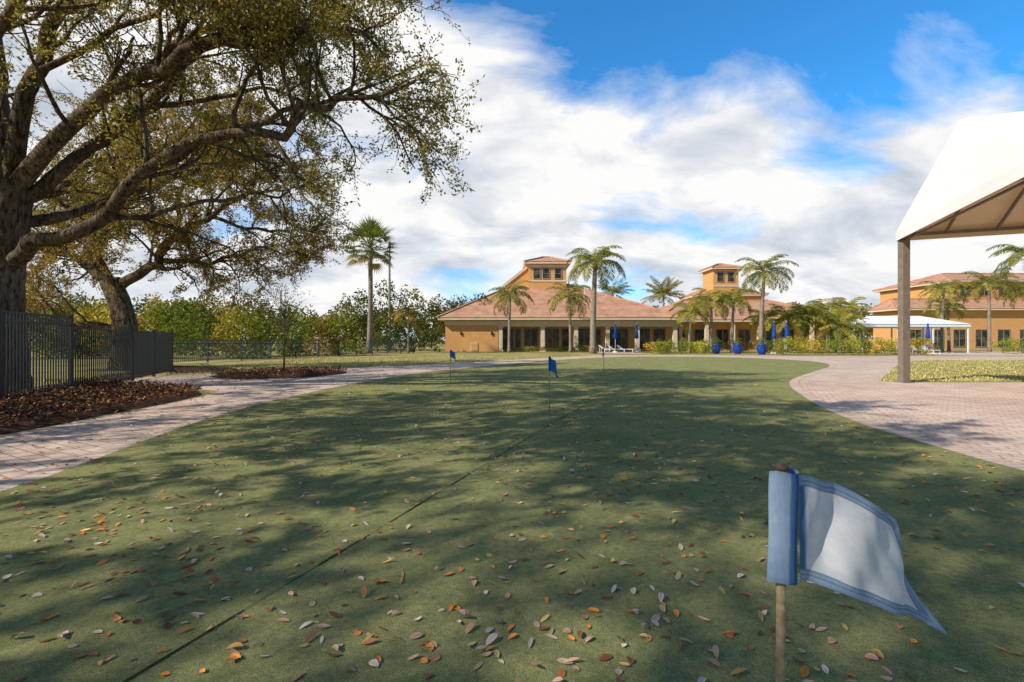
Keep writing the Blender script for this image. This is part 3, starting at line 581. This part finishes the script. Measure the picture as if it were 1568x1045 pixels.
for k in range(1,9):
    b=Ln*k/9; r_=TP(3.1,b,6.08); mb.beam(TP(I,b,4.27),r_,.05,.07,2); mb.beam(TP(Wd-I,b,4.27),r_,.05,.07,2)
for i in range(3): mb.beam(ci[i]-up*.16,ci[(i+1)%4]-up*.16,.045,.045,2)
for a,z in ((1.6,5.2),(4.7,5.15)): mb.beam(TP(a,.3,z),TP(a,Ln-.3,z),.05,.05,2)
e=empty('canopy_tent'); mb.obj('roof_frame_posts',[M_canvas,M_canvas_in,M_post],e)
mb=MB(); 
ee=[(37,51,3.0),(48.5,51,3.0),(48.5,57,3.0),(37,57,3.0)]; rr_=[(40,54,4.0),(45.5,54,4.0)]
mb.add(ee+rr_,[(0,1,5,4),(1,2,5),(2,3,4,5),(3,0,4)],0); mb.box(37.05,48.45,51.05,56.95,2.7,2.99,0)
for xx in (37.2,40.9,44.6,48.3):
    for yy in (51.2,56.8): mb.box(xx-.06,xx+.06,yy-.06,yy+.06,0,2.69,2)
e=empty('canopy_tent'); mb.obj('roof_and_posts',[M_canvas,M_canvas,M_white],e)

# ------------------------------------------------------------ golf flags
def flag(name,loc,rot=0,lean=.0,faded=True):
    e=empty(name,loc); e.rotation_euler=(0,0,rot)
    mb=MB(); mb.tube([(lean*-.02,0,0),(-.004,0,.45),(0,0,.955)],[.0085,.0085,.0085],12,0); mb.lathe([(.0,-.002),(.0115,.0),(.0125,.004),(.0115,.009),(.006,.012),(0,.0125)],(0,0,.95),14,1)
    mb.obj('pole',[M_stick,M_knob],e,True)
    nu,nv=120,70; vs=[];col=[];uv=[]
    blue=np.array((.10,.21,.40)); lb=np.array((.36,.47,.62)); wh=np.array((.88,.86,.86)); 
    if not faded: blue=np.array((.02,.09,.30)); lb=np.array((.04,.15,.42)); wh=np.array((.07,.22,.50))
    TL=np.array((.034,0,.940));TR=np.array((.247,.030,.840));BR=np.array((.380,.045,.590));BL=np.array((.036,0,.735))
    for i in range(nu+1):
        u=i/nu
        for j in range(nv+1):
            v=j/nv
            bot=BL*(1-u)+BR*u+np.array((0,0,.010*math.sin(u*3.14))); topp=TL*(1-u)+TR*u+np.array((0,0,.016*math.sin(u*math.pi)+.002*math.sin(u*15)))
            p=topp*(1-v)+bot*v
            dg=u*.85+v*.30
            fold=.024*math.sin(dg*8.5-1.0)+.010*math.sin(dg*19+v*2)+.0025*math.sin(u*30-v*6)
            p=p+np.array((-.010*math.sin(v*3.1)*u,fold*min(1,u*3.5),.001*math.sin(u*17+v*4)*u))
            vs.append(p); uv.append((u,v))
            hem=min(v*.9,(1-v)*.9,(1-u)*1.15)
            wear=.9+.2*R.random()
            if hem<.085: cc=lb*wear*(.58 if .050<hem<.062 else (.8 if hem<.014 else 1.0))
            elif hem<.097: cc=lb*.6
            elif u<.05: cc=blue*wear
            elif u<.065: cc=lb
            else: cc=wh*(.96+.05*R.random())
            col.append(cc)
    F=[(i*(nv+1)+j,(i+1)*(nv+1)+j,(i+1)*(nv+1)+j+1,i*(nv+1)+j+1) for i in range(nu) for j in range(nv)]
    b0=len(vs); k=48; rows=14
    for r_ in range(rows+1):
        t=r_/rows; z=.947*(1-t)+.733*t
        for j in range(k):
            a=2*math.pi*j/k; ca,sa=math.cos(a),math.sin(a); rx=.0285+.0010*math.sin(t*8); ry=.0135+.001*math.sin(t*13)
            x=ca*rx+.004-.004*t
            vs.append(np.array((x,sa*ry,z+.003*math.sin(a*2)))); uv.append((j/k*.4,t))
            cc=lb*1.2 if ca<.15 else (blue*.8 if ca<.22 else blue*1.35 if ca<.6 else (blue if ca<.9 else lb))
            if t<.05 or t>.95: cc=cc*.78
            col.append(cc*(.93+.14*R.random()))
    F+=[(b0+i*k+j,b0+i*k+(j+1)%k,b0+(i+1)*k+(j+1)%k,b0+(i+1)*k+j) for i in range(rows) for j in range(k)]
    me=bpy.data.meshes.new('cloth'); me.from_pydata([tuple(p) for p in vs],[],F); me.update(); me.polygons.foreach_set('use_smooth',[True]*len(F))
    a=me.color_attributes.new('Col','FLOAT_COLOR','POINT'); c4=np.ones((len(vs),4)); c4[:,:3]=np.array(col); a.data.foreach_set('color',c4.ravel())
    ul=me.uv_layers.new(); U_=np.array(uv); li=np.zeros(len(me.loops),int); me.loops.foreach_get('vertex_index',li); ul.data.foreach_set('uv',U_[li].ravel())
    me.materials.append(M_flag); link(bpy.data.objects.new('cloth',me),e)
    mb=MB(); k=20; vs=[]
    for r_,z in ((.062,.0145),(.054,.0165),(.052,.0145)):
        vs+=[(r_*math.cos(2*math.pi*j/k),r_*math.sin(2*math.pi*j/k),z-.0) for j in range(k)]
    mb.add(vs,[(i*k+j,i*k+(j+1)%k,(i+1)*k+(j+1)%k,(i+1)*k+j) for i in range(2) for j in range(k)],0)
    mb.add([(.052*math.cos(2*math.pi*j/k),.052*math.sin(2*math.pi*j/k),.0142) for j in range(k)],[tuple(range(k))],1)
    mb.obj('hole_cup',[M_cup,M_dark],e)
flag('golf_flag',(.525,.94,0),math.radians(2),1)
flag('golf_flag',(.59,7.6,0),math.radians(55),0,False)
flag('golf_flag',(-1.74,13.7,0),math.radians(60),0,False)
flag('golf_flag',(3.3,17.4,0),math.radians(75),0,False)

# ------------------------------------------------------------ poolside things
def umbrella(x,y,z0=.0):
    mb=MB(); mb.tube([(x,y,z0),(x,y,3.1)],[.03,.03],8,1); mb.lathe([(.0,3.1),(.06,3.0),(.13,2.4),(.2,1.75),(.22,1.5),(.12,1.45)],(x,y,0),10,0); mb.lathe([(.3,0),(.3,.08),(.05,.12)],(x,y,0),12,1); mb.obj('patio_umbrella',[M_bluecl,M_white],None,True)
for x,y in ((10.9,51),(25.2,46.5),(26.7,47),(29.2,52),(43,50),(13.4,52)): umbrella(x,y)
def pot(x,y,s=1):
    e=empty('planter_pot',(x,y,0)); mb=MB(); mb.lathe([(0,0),(.26,0),(.30,.05),(.42,.35),(.44,.6),(.36,.82),(.40,.9),(.40,.95),(.34,.95),(.32,.85),(0,.84)],(0,0,0),20,0); mb.obj('pot',[M_bluepot],e,True)
    mass('plant',[(0,0,1.25,.5,.5,.45)],.16,6,[(.14,.18,.04),(.24,.24,.05)],.3,e); e.scale=(s,s,s)
for x,y in ((19.2,45.5),(20.9,44.8),(22.0,42.6)): pot(x,y,.95)
pot(40.3,47,.9)
def lounger(x,y,rot):
    e=empty('lounge_chair',(x,y,0)); e.rotation_euler=(0,0,rot); mb=MB()
    mb.box(-.32,.32,-.9,.35,.30,.36,0); mb.beam((0,.35,.34),(0,.95,.75),.62,.05,0)
    for sx in (-.28,.28):
        for yy in (-.8,.25): mb.box(sx-.025,sx+.025,yy-.025,yy+.025,0,.30,0)
        mb.beam((sx,.85,.0),(sx,.75,.62),.04,.04,0)
    mb.obj('frame_and_sling',[M_white],e)
for i in range(3): lounger(10.2+i*1.0,51.5+.1*i,math.radians(60+10*(i%2)))
for i in range(3): lounger(37.5+i*1.1,46,0)
sheet('pool_deck',[(9,45.3),(12.6,45.3),(12.6,52.4),(9,52.4)],.006,M_pav)
sheet('pool_deck',[(37,39),(60,39),(60,62),(37,62)],.009,M_pav)
sheet('pool_water',[(39,44.2),(47.5,44.2),(49,52),(39,52)],.014,M_water)
mb=MB()
for a,b in (((39,44.2),(47.5,44.2)),((39,44.2),(39,52))): mb.beam((a[0],a[1],.05),(b[0],b[1],.05),.35,.10,0)
mb.obj('pool_coping',[M_trim])
mb=MB(); mb.tube([(-15.2,60,0),(-15.2,60,13.6)],[.17,.12],8,0); mb.box(-15.6,-14.8,59.9,60.1,12.2,12.35,0); mb.lathe([(.2,0),(.22,.5),(.0,.6)],(-15.2,60,11.2),8,0); mb.obj('utility_pole',[basic('pole_grey',(.35,.31,.27))])
mb=MB(); mb.tube([(9.0,60,0),(9.0,60,11.5)],[.05,.03],6,0); mb.obj('flagpole',[M_white])

# ------------------------------------------------------------ sun & sky
to_sun=Vector(tuple(SUN)); el=math.asin(to_sun.z); az=math.atan2(to_sun.x,to_sun.y)
sd=bpy.data.lights.new('sun','SUN'); sd.energy=5.0; sd.angle=math.radians(.5); sd.color=(1,.93,.81)
so=link(bpy.data.objects.new('sun',sd)); so.rotation_euler=(-to_sun).to_track_quat('-Z','Y').to_euler()
w=bpy.data.worlds.new('World'); S.world=w; w.use_nodes=True; nt=w.node_tree; nt.nodes.clear()
out=N(nt,'ShaderNodeOutputWorld'); bg=N(nt,'ShaderNodeBackground'); bg.inputs[1].default_value=.1; nt.links.new(bg.outputs[0],out.inputs[0])
sky=N(nt,'ShaderNodeTexSky',sky_type='NISHITA'); sky.sun_disc=False; sky.sun_elevation=el; sky.sun_rotation=az; sky.ozone_density=2.5; sky.dust_density=.4
tc=N(nt,'ShaderNodeTexCoord').outputs['Generated']; sp_=N(nt,'ShaderNodeSeparateXYZ'); nt.links.new(tc,sp_.inputs[0])
def math_(op,a,b=None,clamp=False):
    n=N(nt,'ShaderNodeMath',operation=op); n.use_clamp=clamp
    for i,v in enumerate((a,b)):
        if v is None: continue
        if hasattr(v,'links'): nt.links.new(v,n.inputs[i])
        else: n.inputs[i].default_value=v
    return n.outputs[0]
X,Y,Z=sp_.outputs
mrb=N(nt,'ShaderNodeMapRange'); mrb.inputs[1].default_value=-.3; mrb.inputs[2].default_value=.3; nt.links.new(Y,mrb.inputs[0])
blue=mixc(nt,1.0,sky.outputs[0],mixc(nt,mrb.outputs[0],(.62,.85,1.0),(.50,1.65,2.35)),'MULTIPLY')
den=math_('ADD',math_('MAXIMUM',Z,0),.42)
cv=N(nt,'ShaderNodeCombineXYZ'); nt.links.new(math_('DIVIDE',X,den),cv.inputs[0]); nt.links.new(math_('DIVIDE',Y,den),cv.inputs[1]); nt.links.new(math_('MULTIPLY',Z,1.3),cv.inputs[2])
mp=N(nt,'ShaderNodeMapping'); nt.links.new(cv.outputs[0],mp.inputs[0]); mp.inputs['Rotation'].default_value=(0,0,-.5); mp.inputs['Scale'].default_value=(1.0,1.35,1); mp.inputs['Location'].default_value=(2.3,.7,0)
n1=noise(nt,mp.outputs[0],1.9,9,.58,.3)
mm=math_('ADD',math_('MULTIPLY',X,.36),Z)
bias=math_('MULTIPLY',math_('SUBTRACT',.55,mm),1.5)
bias=math_('MINIMUM',bias,.18); bias=math_('MAXIMUM',bias,-.13)
back=math_('MULTIPLY',math_('MINIMUM',Y,0),.40)
cov=math_('ADD',math_('ADD',n1,bias),back)
cm=ramp(nt,cov,[(.44,(0,0,0)),(.53,(.4,.4,.4)),(.63,(1,1,1))])
n2=noise(nt,mp.outputs[0],3.4,8,.54,.3)
cc=ramp(nt,n2,[(.33,(5.4,6.0,6.9)),(.47,(7.9,8.2,8.7)),(.57,(9.9,9.85,9.75))])
final=mixc(nt,cm,blue,cc)
nt.links.new(final,bg.inputs[0])
# ------------------------------------------------------------ camera
cd=bpy.data.cameras.new('camera'); cd.sensor_width=36; cd.lens=17; cd.clip_start=.05; cd.clip_end=3000
co=link(bpy.data.objects.new('camera',cd)); co.location=(0,0,1.2); co.rotation_euler=(math.radians(90),0,0); S.camera=co
